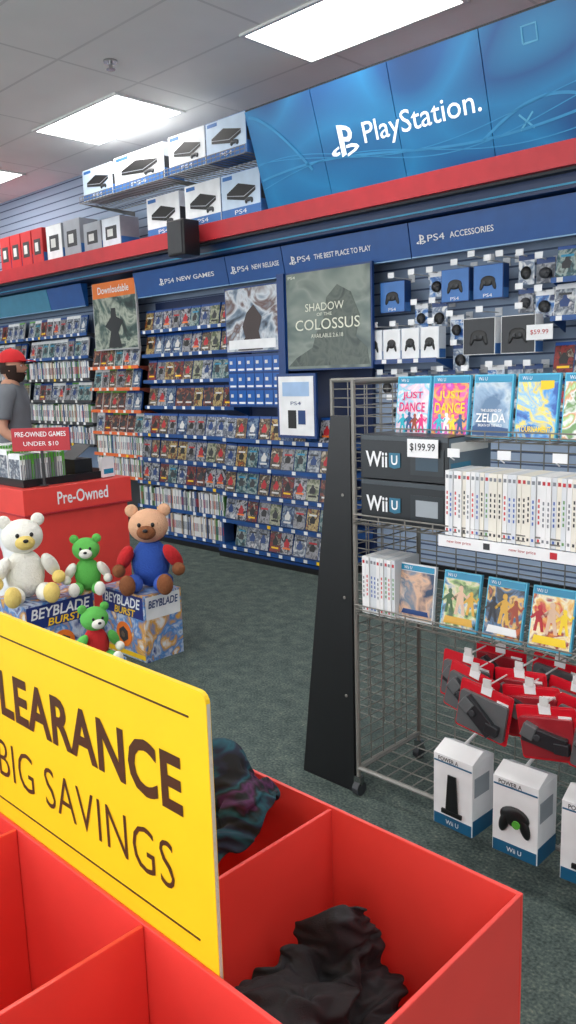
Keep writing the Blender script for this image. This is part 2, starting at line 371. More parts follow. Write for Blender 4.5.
b=B(); b.prism([(-.38,-.004,.03),(.38,-.004,.03),(.36,-.004,.14),(.26,-.004,.22),(.3,-.004,.36),(.22,-.004,.52),(.1,-.004,.58),(.0,-.004,.5),(-.03,-.004,.36),(-.1,-.004,.26),(-.14,-.004,.16),(-.3,-.004,.09)],(0,-.001,0),art('poster_cliff',[(44,56,52),(84,94,84),(60,72,66)],7,2,rand=False))
b.done('printed_cliff',e)
cream=M('cream_print',(222,224,206),.4)
text('SHADOW',cream,w=.36,h=.055,loc=(-.02,-.007,.44),parent=e)
text('OF THE',cream,w=.14,h=.022,loc=(-.02,-.007,.388),parent=e)
text('COLOSSUS',cream,w=.6,h=.075,loc=(0,-.007,.32),parent=e)
text('AVAILABLE 2.6.18',cream,w=.3,h=.028,loc=(0,-.007,.24),parent=e)
text('PS4',cream,w=.07,h=.02,loc=(-.33,-.007,.66),parent=e)
b=B(); b.bx(-.035,.035,0,.03,0,.74,dblue); tag(b.done('divider_strip',loc=(-4.235,4.34,1.43)),'narrow upright blue divider strip between the posters','sign')
e=empty('notice_board',(-3.97,4.2,.99)); b=B(); b.bx(-.19,.19,0,.02,0,.46,dblue); b.bx(-.17,.17,-.003,0,.02,.44,white); b.bx(-.13,.13,-.005,-.003,.3,.4,M('pale_blue_print',(160,190,225),.4)); b.bx(-.08,.0,-.005,-.003,.07,.2,black); b.bx(.02,.09,-.005,-.003,.1,.2,dblue); b.done('board',e)
text('PS4',dblue,w=.1,h=.025,loc=(0,-.006,.25),parent=e)
tag(e,'white notice in a blue frame hanging on the shelf','sign')
# ---------------------------------------------------------------- game cases + shelves
PAL=[[(12,12,16),(34,34,40),(120,50,36),(170,140,100)],[(210,210,208),(150,158,166),(60,70,90),(200,200,200)],[(18,26,50),(34,66,110),(120,140,160),(20,24,40)],
 [(70,18,18),(140,34,30),(26,14,14),(180,160,140)],[(46,46,50),(90,92,96),(150,150,154),(34,34,38)],[(176,156,118),(100,80,60),(46,42,38),(206,192,166)],
 [(14,36,44),(34,86,94),(150,166,160),(20,30,36)],[(14,14,18),(50,50,60),(180,180,184),(14,14,18)],[(170,96,36),(54,28,20),(190,164,100),(28,28,36)],[(54,70,48),(104,114,84),(174,174,150),(26,32,26)]]
covers=[art('cover_art_%s'%n_,PAL[i],24,.8,detail=5,spread=.34) for i,n_ in enumerate(['ember','pale','ocean','crimson','steel','sand','teal','night','amber','moss'])]
def case_mesh(name,w,h,t,plastic,band,cov,bandh,k):
    b=B(); b.bx(-w/2,w/2,-t/2,t/2,0,h,plastic)
    b.bx(-w/2+.003,w/2-.003,-t/2-.0012,-t/2,.003,h-bandh,cov)
    if bandh: b.bx(-w/2+.003,w/2-.003,-t/2-.0012,-t/2,h-bandh,h-.003,band)
    tm=[offw,dgrey,offw,yellow,redp,offw,cyan,orange,offw,black][k]
    fm=[dgrey,dblue,offw,black,black,redp,dgrey,redp,black,dgrey][k]
    tz=[.03,.12,.03,.03,.11,.025,.12,.04,.11,.03][k]
    b.bx(-w*.3,w*.3,-t/2-.0022,-t/2-.0012,tz,tz+.013,tm)
    b.prism([(-.025,-t/2-.0012,.055),(.022,-t/2-.0012,.055),(.03,-t/2-.0012,.09),(.012,-t/2-.0012,.105),(.008,-t/2-.0012,.12),(-.01,-t/2-.0012,.12),(-.014,-t/2-.0012,.103),(-.03,-t/2-.0012,.085)],(0,-.0006,0),fm)
    me=b.done(name); m=me.data; bpy.data.objects.remove(me); return m
mA=[case_mesh('case_blue',.126,.182,.015,ps4case,psband,covers[i],.02,i) for i in range(10)]
mA=mA+[mA[1],mA[5],mA[4]]
mB=[case_mesh('case_green',.126,.185,.015,offw,green,covers[i],.018,i) for i in (0,1,5)]
mC=[case_mesh('case_white',.124,.185,.016,white,white,covers[i],.03,i) for i in (1,4,6,1,7)]
ncase=0
def row(x0,x1,z,y,meshes,lab,grp,step=.128,lean=-.2,skip=.01,jit=.004,rz=0):
    global ncase
    x=x0+step/2
    while x<x1-step*.4:
        if random.random()>skip:
            o=bpy.data.objects.new('game_case',random.choice(meshes)); S.collection.objects.link(o)
            o.location=(x,y+random.uniform(-jit,jit),z+.004); o.rotation_euler=(lean+random.uniform(-.03,.03),random.uniform(-.02,.02),rz+random.uniform(-.03,.03))
            tag(o,lab,'game case',grp); ncase+=1
        x+=step
spc=[M('far_spine_white',(228,228,226),.4),M('far_spine_grey',(190,194,198),.4),M('far_spine_blue',(60,90,140),.4),M('far_spine_dark',(60,60,66),.4),M('far_spine_green',(90,140,80),.4),M('far_spine_tan',(196,176,150),.4)]
def spine_row(x0,x1,z,y):
    b=B(); x=0
    while x<x1-x0-.015:
        h=random.uniform(.165,.188); c_=random.choice([spc[0],spc[0],spc[0],spc[1],spc[1],spc[2],spc[3],spc[4],spc[5]])
        b.bx(x,x+.0135,0,.11,0,h,c_); b.bx(x+.004,x+.0095,-.001,0,.05,.12,random.choice([dgrey,redp,dblue,offw]))
        x+=.0148
    o=b.done('game_case_row',loc=(x0,y,z)); tag(o,'row of pale game cases standing spine out on a shelf','game cases','spine out case rows',kind='stuff')
def shelf(x0,x1,z,yf,lip,tickets=True,plate=None):
    b=B(); w=x1-x0; plate=plate or blue
    yb=4.605
    b.bx(.004,w-.004,0,yb-yf,-.012,0,plate)
    b.bx(.004,w-.004,-.006,0,-.02,.01,lip)
    for xx in (.01,w-.01): b.prism([(xx-.002,0,-.012),(xx-.002,yb-yf,-.012),(xx-.002,yb-yf,-.08)],(.004,0,0),plate)
    if tickets:
        x=.04
        while x<w-.08:
            if random.random()<.8:
                b.bx(x,x+.036,-.008,-.006,-.018,.008,random.choice([white,offw,offw,yellow if random.random()<.2 else white]))
            x+=.128
    o=b.done('wall_shelf',loc=(x0,yf,z)); return tag(o,'narrow metal display shelf with price tickets on its lip','shelf','wall shelves')
LB='video game case with printed cover leaning on the wall shelf'
zs_up=[1.88,1.67,1.44,1.21]; zs_lo=[.97,.75,.54,.32,.11]
def backp(x0,x1,z0,z1,y=4.61,m=navy):
    b=B(); b.bx(0,x1-x0,0,4.646-y,0,z1-z0,m); tag(b.done('back_panel',loc=(x0,y,z0)),'dark blue back panel behind the game shelves','panel')
backp(-6.1,-4.88,.1,2.12); backp(-4.87,-3.6,.1,1.6); backp(-6.95,-6.11,.1,1.7,m=dgrey)
for z in zs_up:
    shelf(-6.1,-4.88,z-.02,4.43,blue); row(-6.09,-4.9,z-.02,4.47,mA,LB,'game cases under the new games header')
for i,z in enumerate(zs_lo):
    shelf(-6.1,-4.88,z-.02,4.33-.015*i,blue)
    if i>2: spine_row(-6.08,-4.9,z-.018,4.345-.015*i)
    else: row(-6.09,-4.9,z-.02,4.375-.015*i,mA,LB,'game cases under the new games header')
    shelf(-4.87,-3.6,z-.02,4.25-.012*i,blue); row(-4.86,-3.62,z-.02,4.295-.012*i,mA,LB,'game cases on the wider lower shelves')
for x0,x1,yf in ((-6.1,-4.88,4.26),(-4.87,-3.6,4.19)):
    b=B(); b.bx(0,x1-x0,0,4.63-yf,0,.065,black); b.bx(.0,x1-x0,-.004,0,.045,.065,dblue)
    tag(b.done('shelf_plinth',loc=(x0,yf,0)),'low black plinth under the game shelves','plinth')
lipO=M('orange_lip',(224,104,44),.4)
for i,z in enumerate([1.58,1.38,1.17,.96,.75,.54]):
    shelf(-6.95,-6.12,z-.02,4.4,lipO,plate=M('rust_shelf',(130,60,44),.5))
    if i in (4,5): spine_row(-6.93,-6.14,z-.018,4.415)
    else: row(-6.94,-6.14,z-.02,4.44,mC+mA[:5]+mB,LB,'game cases under the orange poster')
for x0,x1 in ((-8.2,-6.97),(-9.45,-8.22)):
    backp(x0,x1,.1,2.1,m=M('steel_back_panel',(110,128,156),.5))
    for i,z in enumerate([1.92,1.7,1.48,1.26,1.04,.82]):
        shelf(x0,x1,z-.02,4.42,blue if i<2 else dgrey,plate=dgrey)
        if i in (2,4,5): spine_row(x0+.01,x1-.02,z-.018,4.435)
        else: row(x0+.01,x1-.02,z-.02,4.46,mA[1:6]+mC+mB,LB,'game cases on the far wall shelves')
# gift cards
cardm=M('gift_card_blue',(20,90,170),.3)
b=B(); b.bx(-.045,.045,0,.002,0,.115,cardm); b.bx(-.03,.0,-.001,0,.06,.085,offw); b.bx(-.035,.035,-.001,0,.01,.025,white); cm=b.done('gift_card'); gm=cm.data; bpy.data.objects.remove(cm)
for r_ in range(3):
    for c_ in range(6):
        o=bpy.data.objects.new('gift_card',gm); S.collection.objects.link(o); o.location=(-4.815+.1*c_,4.367,1.475-.13*r_); tag(o,'blue prepaid gift card hanging on a rack','gift card','gift cards under the poster')
b=B(); b.bx(-4.87,-4.27,4.37,4.39,1.2,1.61,dblue)
b.bx(-4.87,-4.27,4.39,4.605,1.58,1.61,dblue); b.bx(-4.87,-4.27,4.39,4.605,1.2,1.22,dblue)
tag(b.done('card_rack'),'blue rack panel that holds the gift cards','rack')
# ---------------------------------------------------------------- boxes on the ledge
def carton(name,loc,w,d,h,face,side,lab,grp,rz=0,txt=None,kind='console'):
    e=empty(name,loc,(0,0,rz)); b=B()
    b.bx(-w/2,w/2,-d/2,d/2,0,h,side); b.bx(-w/2+.004,w/2-.004,-d/2-.0015,-d/2,.004,h-.004,face)
    if kind=='console':
        b.bx(-w/2+.004,w/2-.004,-d/2-.0025,-d/2-.0015,.004,h*.2,bb)
        b.bx(-w*.45,-w*.2,-d/2-.0028,-d/2-.0025,h*.86,h*.95,bb)
        b.bx(w/2,w/2+.0015,-d/2+.004,d/2-.004,.3*h,h*.62,dgrey)
    b.bx(w/2,w/2+.0015,-d/2+.004,d/2-.004,.004,h*.3,bb)
    b.done('carton',e,bevel=.003)
    b=B()
    if kind=='console':
        b.prism([(-w*.34,-d/2-.004,h*.44),(w*.1,-d/2-.004,h*.33),(w*.38,-d/2-.004,h*.5),(w*.38,-d/2-.004,h*.6),(-w*.04,-d/2-.004,h*.74),(-w*.34,-d/2-.004,h*.56)],(0,-.002,0),black)
        b.prism([(-w*.34,-d/2-.005,h*.5),(w*.1,-d/2-.005,h*.41),(w*.38,-d/2-.005,h*.56),(w*.38,-d/2-.005,h*.575),(w*.1,-d/2-.005,h*.43),(-w*.34,-d/2-.005,h*.515)],(0,-.002,0),silver)
        b.ball((w*.22,-d/2-.006,h*.33),(w*.2,.012,h*.1),dgrey); b.ball((w*.15,-d/2-.006,h*.3),(w*.06,.012,h*.12),dgrey); b.ball((w*.29,-d/2-.006,h*.3),(w*.06,.012,h*.12),dgrey)
    elif kind=='pad':
        b.ball((0,-d/2-.003,h*.52),(w*.5,.01,h*.3),black); b.ball((-w*.2,-d/2-.003,h*.42),(w*.13,.01,h*.34),black,(0,.3,0)); b.ball((w*.2,-d/2-.003,h*.42),(w*.13,.01,h*.34),black,(0,-.3,0))
        b.cyl((-w*.09,-d/2-.008,h*.48),(-w*.09,-d/2-.012,h*.48),w*.05,dgrey,10); b.cyl((w*.09,-d/2-.008,h*.48),(w*.09,-d/2-.012,h*.48),w*.05,dgrey,10)
    else:
        b.bx(-w*.3,w*.3,-d/2-.003,-d/2-.0015,h*.25,h*.7,dgrey); b.bx(-w*.2,w*.1,-d/2-.004,-d/2-.003,h*.35,h*.6,offw)
    b.done('product_picture',e)
    if txt: text(txt,white,w=w*.3,h=h*.1,loc=(0,-d/2-.004,h*.1),parent=e)
    tag(e,lab,'box',grp); return e
wb=M('white_carton',(220,226,234),.4); bb=M('blue_carton',(56,112,180),.4); silver=M('silver_carton',(160,164,172),.4); pbw=M('pale_blue_carton',(196,214,232),.4)
LC='white and blue cardboard box with a printed black console'
G='console boxes stacked on the ledge'
for i,(x0,x1,z,h,y) in enumerate(((-6.36,-5.92,2.985,.25,4.2),(-5.91,-5.24,2.985,.27,4.22),(-5.15,-4.72,2.985,.27,4.2),(-4.71,-4.28,2.985,.27,4.2),
    (-5.68,-5.25,2.604,.25,4.36),(-5.14,-4.72,2.604,.25,4.33),(-4.71,-4.29,2.604,.25,4.33))):
    carton('console_box',(( x0+x1)/2,y,z),x1-x0,.2,h+(.06 if i>3 else 0),white if i%3 else pbw,[wb,wb,wb,bb,wb,wb,bb][i],LC,G,txt='PS4')
for x0,x1,m_,h_ in ((-6.64,-6.36,silver,.245),(-6.34,-6.06,wb,.245),(-6.98,-6.7,silver,.32),(-7.3,-7.02,white,.32)):
    carton('storage_box',((x0+x1)/2,4.35,2.604),x1-x0,.2,h_,m_,silver,'pale grey printed cardboard box on the red ledge','boxes on the ledge',kind='plain')
for i in range(4):
    carton('storage_box',(-7.48-.22*i,4.35,2.604),.205,.2,.33,M('red_carton',(190,40,44),.4),MC['red_carton'],'red printed cardboard box on the red ledge','red boxes on the ledge',kind='plain')
def wshelf(x0,x1,y0,y1,z,hb,grp='wire shelves above the ledge'):
    e=empty('wire_shelf',(x0,y0,z)); w_=x1-x0; d=y1-y0; b=B()
    n=int(w_/.05)
    for i in range(n+1): b.cyl((i*w_/n,0,0),(i*w_/n,d,0),.003,wire,5)
    for yy in (0,d/2,d): b.cyl((0,yy,-.004),(w_,yy,-.004),.004,wire,5)
    b.done('wire_deck',e)
    b=B()
    for zz in (hb*.5,hb): b.cyl((0,0,zz),(w_,0,zz),.003,wire,5)
    for i in range(n+1): b.cyl((i*w_/n,0,0),(i*w_/n,0,hb),.0025,wire,5)
    b.done('wire_front',e)
    for xx in (.02,w_-.02):
        b=B(); b.prism([(xx,0,-.008),(xx,4.645-y0,-.008),(xx,4.645-y0,-.05)],(.004,0,0),wire); b.done('bracket',e)
    tag(e,'chrome wire shelf bracketed to the slatwall holding boxes','shelf',grp)
wshelf(-6.4,-5.2,4.08,4.5,2.975,.05); wshelf(-5.19,-4.27,4.07,4.5,2.975,.05)
e=empty('loudspeaker',(-4.98,4.065,2.36)); b=B(); b.bx(-.1,.1,-.08,.08,0,.26,black); b.done('cabinet',e,bevel=.01)
b=B(); b.bx(-.085,.085,-.088,-.08,.015,.245,dgrey); b.done('speaker_grille',e); b=B(); b.bx(-.02,.02,.08,.134,.16,.2,black); b.done('bracket',e)
tag(e,'small black loudspeaker bracketed to the red ledge','loudspeaker')
# ---------------------------------------------------------------- accessories wall
def hook(x,z,l=.22):
    b=B(); b.cyl((0,0,0),(0,-l,.0),.004,white,6); b.bx(-.025,.025,-.004,0,-.02,.03,white); b.cyl((0,-l,0),(0,-l-.012,.02),.004,white,6)
    b.bx(-.024,.024,-l-.018,-l-.014,-.005,.03,white)
    tag(b.done('display_hook',loc=(x,4.648,z)),'white slatwall display hook with a price tag holder','hook','slatwall display hooks')
GB='boxed gamepads hanging on hooks'
for x,z in ((-3.28,1.83),(-2.80,1.86),(-2.57,1.86)):
    carton('boxed_gamepad',(x,4.46,z),.2,.07,.2,bb,dblue,'blue boxed black gamepad hanging on a wall hook',GB,kind='pad',txt='PS4'); hook(x,z+.225)
for x in (-3.42,-3.27,-3.12,-2.97): carton('boxed_gamepad',(x,4.44,1.52),.14,.08,.2,white,wb,'slim white boxed dark gamepad on the accessory wall','slim boxed gamepads on the accessory wall',kind='pad'); hook(x,1.745)
shelf(-3.5,-2.9,1.515,4.38,dblue)
for x in (-2.62,-2.36):
    carton('boxed_headset',(x,4.46,1.53),.22,.1,.22,dgrey,white,'boxed gaming headset on the accessory wall','boxed headsets',kind='pad'); hook(x,1.79)
pks=[art('pack_art_dark',[(20,24,36),(60,66,80),(170,172,176),(26,40,80)],14,1),art('pack_art_blue',[(20,60,130),(40,110,180),(210,220,230),(20,40,90)],14,1),art('pack_art_white',[(220,222,224),(180,190,200),(90,110,140),(235,235,232)],14,1)]
def pack(x,z,w_=.1,h_=.16,k_=0):
    e=empty('blister_pack',(x,4.5,z-h_+.005)); b=B(); b.bx(-w_/2,w_/2,0,.003,0,h_,pks[k_]); b.bx(-w_/2,w_/2,-.001,0,h_-.03,h_,[dblue,white,dblue][k_]); b.done('backing_card',e); b=B(); b.ball((0,-.008,h_*.4),(w_*.65,.04,h_*.45),[dgrey,black,black][k_]); b.ball((w_*.15,-.02,h_*.3),(w_*.3,.03,h_*.25),dgrey); b.done('accessory',e)
    tag(e,'small accessory in a blister pack hanging on a wall hook','blister pack','small blister packs')
pk=[(-3.12,2.06),(-2.98,2.06),(-2.36,2.09),(-2.24,2.06),(-3.1,1.87),(-2.96,1.87),(-2.36,1.9),(-2.24,1.88),(-3.1,1.44),(-2.9,1.44),(-2.83,1.78),(-2.8,1.6),(-2.72,1.44),(-2.55,1.46),(-2.42,1.46),(-2.3,1.46),(-3.26,1.43),(-3.38,1.43),(-2.49,2.1),(-2.68,2.12),(-3.3,1.26),(-3.14,1.26),(-2.98,1.26),(-2.8,1.26),(-2.6,1.26),(-2.4,1.26)]
for i,(x,z) in enumerate(pk):
    hook(x,z)
    if i not in (0,18,19): pack(x,z,.1+.015*(i%2),.14+.03*(i%3)/2,i%3)
for z in (1.95,1.74,1.42,1.2): 
    shelf(-2.17,-1.3,z-.02,4.42,blue); row(-2.165,-1.32,z-.02,4.46,mA+mC,LB,'game cases at the end of the accessory wall')
e=empty('price_sign',(-2.2,4.36,1.6)); b=B(); b.bx(-.08,.08,0,.004,0,.085,white); b.done('card',e); text('$59.99',redp,w=.11,h=.03,loc=(0,-.002,.042),parent=e); tag(e,'small white price card on the accessory wall','sign')
print('cases',ncase)
# ---------------------------------------------------------------- wire gondola rack
rk=empty('wire_display_rack',(-1.64,2.0,0)); tag(rk,'grey wire mesh shop rack with shelves beside a black panel','display rack')
def grid(b,o,u,v,w_,h_,su,sv,r=.0022,mat=wire):
    o=Vector(o);u=Vector(u);v=Vector(v); nu=max(1,round(w_/su)); nv=max(1,round(h_/sv))
    for i in range(nu+1): q=o+u*(w_*i/nu); b.cyl(q,q+v*h_,r,mat,5)
    for j in range(nv+1): q=o+v*(h_*j/nv); b.cyl(q,q+u*w_,r,mat,5)
b=B(); grid(b,(-.4,.36,.1),(1,0,0),(0,0,1),1.75,1.32,.08,.034); b.done('wire_back_panel',rk)
b=B(); grid(b,(.0,.0,.1),(0,1,0),(0,0,1),.35,.86,.075,.034); b.done('wire_side_panel',rk)
b=B(); grid(b,(.0,.0,.97),(0,1,0),(0,0,1),.35,.44,.075,.034); b.done('wire_side_panel',rk)
for px,py in ((0,0),(0,.36),(-.4,.36),(1.34,.36),(1.34,0)):
    b=B(); b.cyl((px,py,.05),(px,py,1.425 if (py or px==0) else .98),.008,wire,8); b.done('post',rk)
for A1,A2,r_ in (((0,0,.1),(0,.36,.1),.01),((0,0,.1),(1.34,0,.1),.008),((0,0,1.42),(0,.36,1.42),.008),((-.4,.36,1.42),(1.34,.36,1.42),.008),((0.3,0,.1),(.3,.36,.1),.006),((1.34,0,.1),(1.34,.36,.1),.01)):
    b=B(); b.cyl(A1,A2,r_,wire,8); b.done('frame_rail',rk)
for z,y0 in ((1.235,.1),(.965,-.02),(.662,-.02),(.1,0)):
    b=B(); grid(b,(.01,y0,z),(1,0,0),(0,1,0),1.32,.34-y0,.05,.09,.0024)
    if z>.2: grid(b,(.01,y0,z),(1,0,0),(0,0,1),1.32,.03,.1,.015,.0024)
    b.done('wire_shelf_deck',rk)
for px,py in ((0,0),(0,.36),(1.34,0),(1.34,.36)):
    b=B(); b.cyl((px-.012,py,.025),(px+.012,py,.025),.025,dgrey,14); b.box((px,py,.055),(.03,.02,.03),chrome); b.done('caster',rk)
b=B(); b.prism([(-1.905,2.0,0.0),(-1.662,2.0,.0),(-1.655,2.0,1.31),(-1.738,2.0,1.31)],(0,.03,0),black)
for zz in (.35,.7,1.05): b.cyl((-1.69,1.997,zz),(-1.69,2.0,zz),.006,wire,8)
tag(b.done('end_panel',bevel=.002),'tall tapering black end panel standing beside the wire rack','panel')
e=empty('price_strip',(-1.3,1.972,.935)); b=B(); b.bx(0,1.0,0,.003,0,.033,white); b.done('strip',e)
for i in range(5): text('new low price',redp,w=.08,h=.011,loc=(.07+.2*i,-.001,.017),parent=e)
for i in range(5):
    b=B(); b.bx(.15+.2*i,.17+.2*i,-.001,.001,.008,.026,redp if i%2 else dgrey); b.done('badge',e)
tag(e,'white price strip with small red print on the shelf edge','label')
gbox=M('charcoal_carton',(30,34,38),.35); mut=M('muted_blue_print',(44,110,138),.35)
for i,zz in enumerate((.972,1.114)):
    e=empty('console_box',(-1.455,2.13,zz)); b=B()
    b.bx(-.165,.165,-.12,.12,0,.138,gbox); b.bx(.165,.1665,-.118,.118,.004,.134,M('slate_print',(96,110,120),.35)); b.bx(-.163,.163,-.1215,-.12,.122,.136,M('grey_print',(62,70,76),.35))
    b.bx(.1665,.1675,-.11,.0,.02,.06,mut); b.bx(.1665,.1675,-.11,.1,.09,.12,offw)
    b.done('carton',e,bevel=.002)
    text('Wii',white,w=.085,h=.05,loc=(-.1,-.1225,.062),parent=e,bold=.02)
    b=B(); b.prism([(-.05,-.1215,.04),(-.03,-.1215,.035),(-.008,-.1215,.04),(-.008,-.1215,.084),(-.05,-.1215,.084)],(0,-.002,0),mut); b.done('emblem',e)
    text('U',white,w=.024,h=.03,loc=(-.029,-.1245,.062),parent=e,bold=.02)
    b=B(); b.bx(.03,.15,-.1225,-.1215,.02,.1,M('near_black_print',(40,46,50),.3)); b.bx(.05,.13,-.1235,-.1225,.035,.085,M('pale_print',(150,158,164),.4) if i==0 else M('dark_screen',(50,70,84),.3)); b.done('product_picture',e)
    tag(e,'dark charcoal console box lying flat on the wire shelf','box','console boxes on the wire rack')
e=empty('price_tag',(-1.375,1.999,1.19)); b=B(); b.bx(-.055,.055,0,.002,0,.055,white); b.done('card',e); text('$199.99',black,w=.09,h=.026,loc=(0,-.001,.03),parent=e,bold=.01); tag(e,'white price tag on the upper console box','label')
def game(x,y,z,w_,h_,cols,scale,lab,texts,lean=-.12,plastic=None,seed=0,frame=None,grp='wire rack game cases',shapes=()):
    plastic=plastic or M('cyan_case',(80,180,212),.3)
    e=empty('game_case',(x,y,z),(lean,0,random.uniform(-.04,.04))); b=B()
    b.bx(-w_/2,w_/2,-.007,.007,0,h_,plastic); b.bx(-w_/2+.004,w_/2-.004,-.0085,-.007,.006,h_-.024,art('c_%s_%d'%(lab[:14],seed),cols,scale*1.8,1.0,rand=False,seed=seed,rough=.2,detail=8,spread=.26))
    b.bx(-w_/2+.004,w_/2-.004,-.0085,-.007,h_-.022,h_-.004,frame or cyan); b.done('case',e,bevel=.0015)
    for pts,m_ in shapes:
        b=B(); b.prism([(px_,-.0086,pz_) for px_,pz_ in pts],(0,-.0005,0),m_); b.done('cover_figure',e)
    text('Wii U',white,w=.03,h=.01,loc=(-.035,-.0093,h_-.013),parent=e)
    for s_,c_,tw,th,tz in texts: text(s_,c_,w=tw,h=th,loc=(0,-.0105,tz),parent=e,bold=.015)
    tag(e,lab,'game case',grp); return e
def fig(cx,z,s,m_):
    P=[(-.018,0),(-.006,0),(-.002,.035),(.004,.035),(.012,0),(.024,0),(.014,.045),(.012,.065),(.026,.055),(.038,.075),(.032,.08),(.024,.066),(.008,.078)]
    head=[(.0+.009*math.cos(t),.089+.010*math.sin(t)) for t in [(-.35+i*.45)*1.0 for i in range(12)]]
    Q=[(-.006,.078),(-.02,.066),(-.034,.05),(-.03,.043),(-.014,.056),(-.012,.045)]
    return ([(cx+a_*s,z+b_*s) for a_,b_ in P+head+Q],m_)
T0=1.243
ty=2.13
xs=[-1.505,-1.365,-1.222,-1.08,-.938,-.797,-.655]
mag=M('magenta',(226,30,120),.4); teal=M('turquoise_ink',(40,180,200),.4); ylw=M('bright_yellow_ink',(250,214,40),.4); gold=M('gold_ink',(220,170,60),.4); sea=M('sea_ink',(40,80,130),.4); moss=M('moss_ink',(64,100,56),.4); rust=M('rust_ink',(160,66,36),.4); night=M('night_ink',(30,32,44),.4); fleshy=M('peach_ink',(226,190,160),.4)
game(xs[0],ty,T0,.13,.188,[(226,230,234),(240,200,216),(130,205,228),(236,236,236),(240,160,186)],10,'dance game case with pink and turquoise cover',[('JUST',mag,.08,.028,.125),('DANCE',mag,.1,.03,.09)],seed=1,shapes=[fig(-.035,.01,.6,teal),fig(-.01,.01,.65,sea),fig(.012,.01,.6,rust),fig(.038,.01,.6,mag)])
game(xs[1],ty,T0,.13,.188,[(236,100,170),(240,180,70),(226,60,130),(190,70,190),(240,130,180)],10,'dance game case with bright pink cover',[('JUST',ylw,.08,.03,.125),('DANCE',ylw,.105,.032,.088)],seed=2,shapes=[fig(-.035,.01,.6,teal),fig(-.01,.01,.65,white),fig(.012,.01,.6,ylw),fig(.038,.01,.6,sea)])
game(xs[2],ty,T0,.13,.188,[(84,116,150),(140,168,196),(190,204,212),(120,146,166)],5,'adventure game case with misty blue mountain cover',[('THE LEGEND OF',white,.07,.008,.082),('ZELDA',white,.1,.026,.06),('BREATH OF THE WILD',white,.08,.008,.038)],seed=3,shapes=[([(-.06,.008),(.06,.008),(.06,.03),(.02,.035),(-.02,.05),(-.06,.034)],sea)])
game(xs[3],ty,T0,.13,.188,[(40,90,170),(90,160,220),(240,216,80),(130,186,230),(240,230,130)],7,'fighting game case with yellow and blue cover',[('TOURNAMENT',ylw,.1,.016,.03)],seed=4)
game(xs[4],ty,T0,.13,.188,[(226,226,220),(160,200,120),(210,150,100),(230,230,225),(110,150,90)],10,'game case with white and green cover',[],seed=5)
game(xs[5],ty,T0,.13,.188,[(200,60,60),(240,220,200),(60,60,90),(230,130,60)],10,'game case with red and cream cover',[],seed=6)
b=B(); b.bx(-.02,.02,-.0005,.0005,0,.025,yellow); tag(b.done('price_sticker',loc=(-1.05,2.138,1.385)),'small yellow price sticker on a game case','sticker')
spm=[M('spine_white',(234,234,234),.35),M('spine_grey',(214,218,222),.35),M('spine_cream',(230,226,214),.35)]
gtx=M('grey_ink',(120,124,130),.4); prints=[gtx,M('blue_ink',(70,100,170),.4),dgrey,M('red_ink',(200,70,70),.4),M('green_ink',(100,150,90),.4),dgrey]
spine_meshes=[]
for i in range(6):
    b=B(); b.bx(-.0066,.0066,-.067,.067,0,.19,spm[i%3]); c_=prints[i]
    for q in range(5): b.bx(-.0022,.0022,-.0675,-.067,.055+.015*q+.002*i,.064+.015*q+.002*i,c_)
    b.bx(-.004,.004,-.0675,-.067,.168,.178,gtx if i%2 else redp); b.bx(-.003,.003,-.0675,-.067,.012,.02,c_)
    o=b.done('spine'); spine_meshes.append(o.data); bpy.data.objects.remove(o)
def spines(x0,n,y,z,lab,grp,step=.0143,tilt=0):
    for i in range(n):
        o=bpy.data.objects.new('game_case',spine_meshes[random.randrange(6)]); S.collection.objects.link(o)
        o.location=(x0+i*step,y+random.uniform(-.003,.003),z); o.rotation_euler=(0,tilt,0); tag(o,lab,'game case',grp)
spines(-1.275,46,2.045,.97,'white game case standing spine out on the wire shelf','spine out cases on the wire rack')
spines(-1.6,9,2.06,.667,'white game case standing spine out on the lower wire shelf','spine out cases on the lower wire shelf',.0146)
wc=M('white_case',(230,233,235),.3)
def bar(z0,z1,m_,w_=.05): return ([(-w_,z0),(w_,z0),(w_*.9,z1),(-w_*.9,z1)],m_)
rowc=[([(50,80,44),(150,180,104),(226,216,176),(110,150,190),(40,66,40)],'action game case with green fantasy cover',moss,gold,fleshy),([(190,90,36),(70,36,30),(236,186,90),(70,110,150),(30,30,40)],'action game case with orange brown cover',night,rust,gold),([(210,56,38),(240,190,90),(245,235,200),(150,40,34),(240,150,60)],'game case with red and cream burst cover',redp,ylw,fleshy),([(50,140,170),(230,225,90),(40,80,150),(210,225,230)],'game case with turquoise cover',sea,mag,ylw),([(40,40,60),(120,60,60),(200,180,150),(60,80,90)],'game case with dark cover',night,rust,gold)]
game(-1.415,2.02,.668,.13,.18,[(50,70,100),(220,180,150),(110,130,150),(230,210,196)],6,'game case with pale portrait cover',[],plastic=wc,seed=11,shapes=[bar(.02,.035,dblue)])
for i,(c_,l_,m1,m2,m3) in enumerate(rowc): game(-1.26+.146*i,2.02,.668,.125,.178,c_,8,l_,[],seed=20+i,frame=cyan,lean=-.2,shapes=[fig(-.036,.05,.75,m1),fig(.036,.052,.72,m2),fig(.0,.048,.9,m3),bar(.018,.04,white if i%2 else m2)])
for i in range(5):
    b=B(); b.bx(-.02,.02,-.001,.001,0,.025,white); b.cyl((-.01,0,.0),(-.01,.02,-.01),.002,white,5); tag(b.done('price_tag',loc=(-1.25+.16*i,1.973,1.2-.0)),'small white price tag clipped to the wire shelf','label','clip on price tags')
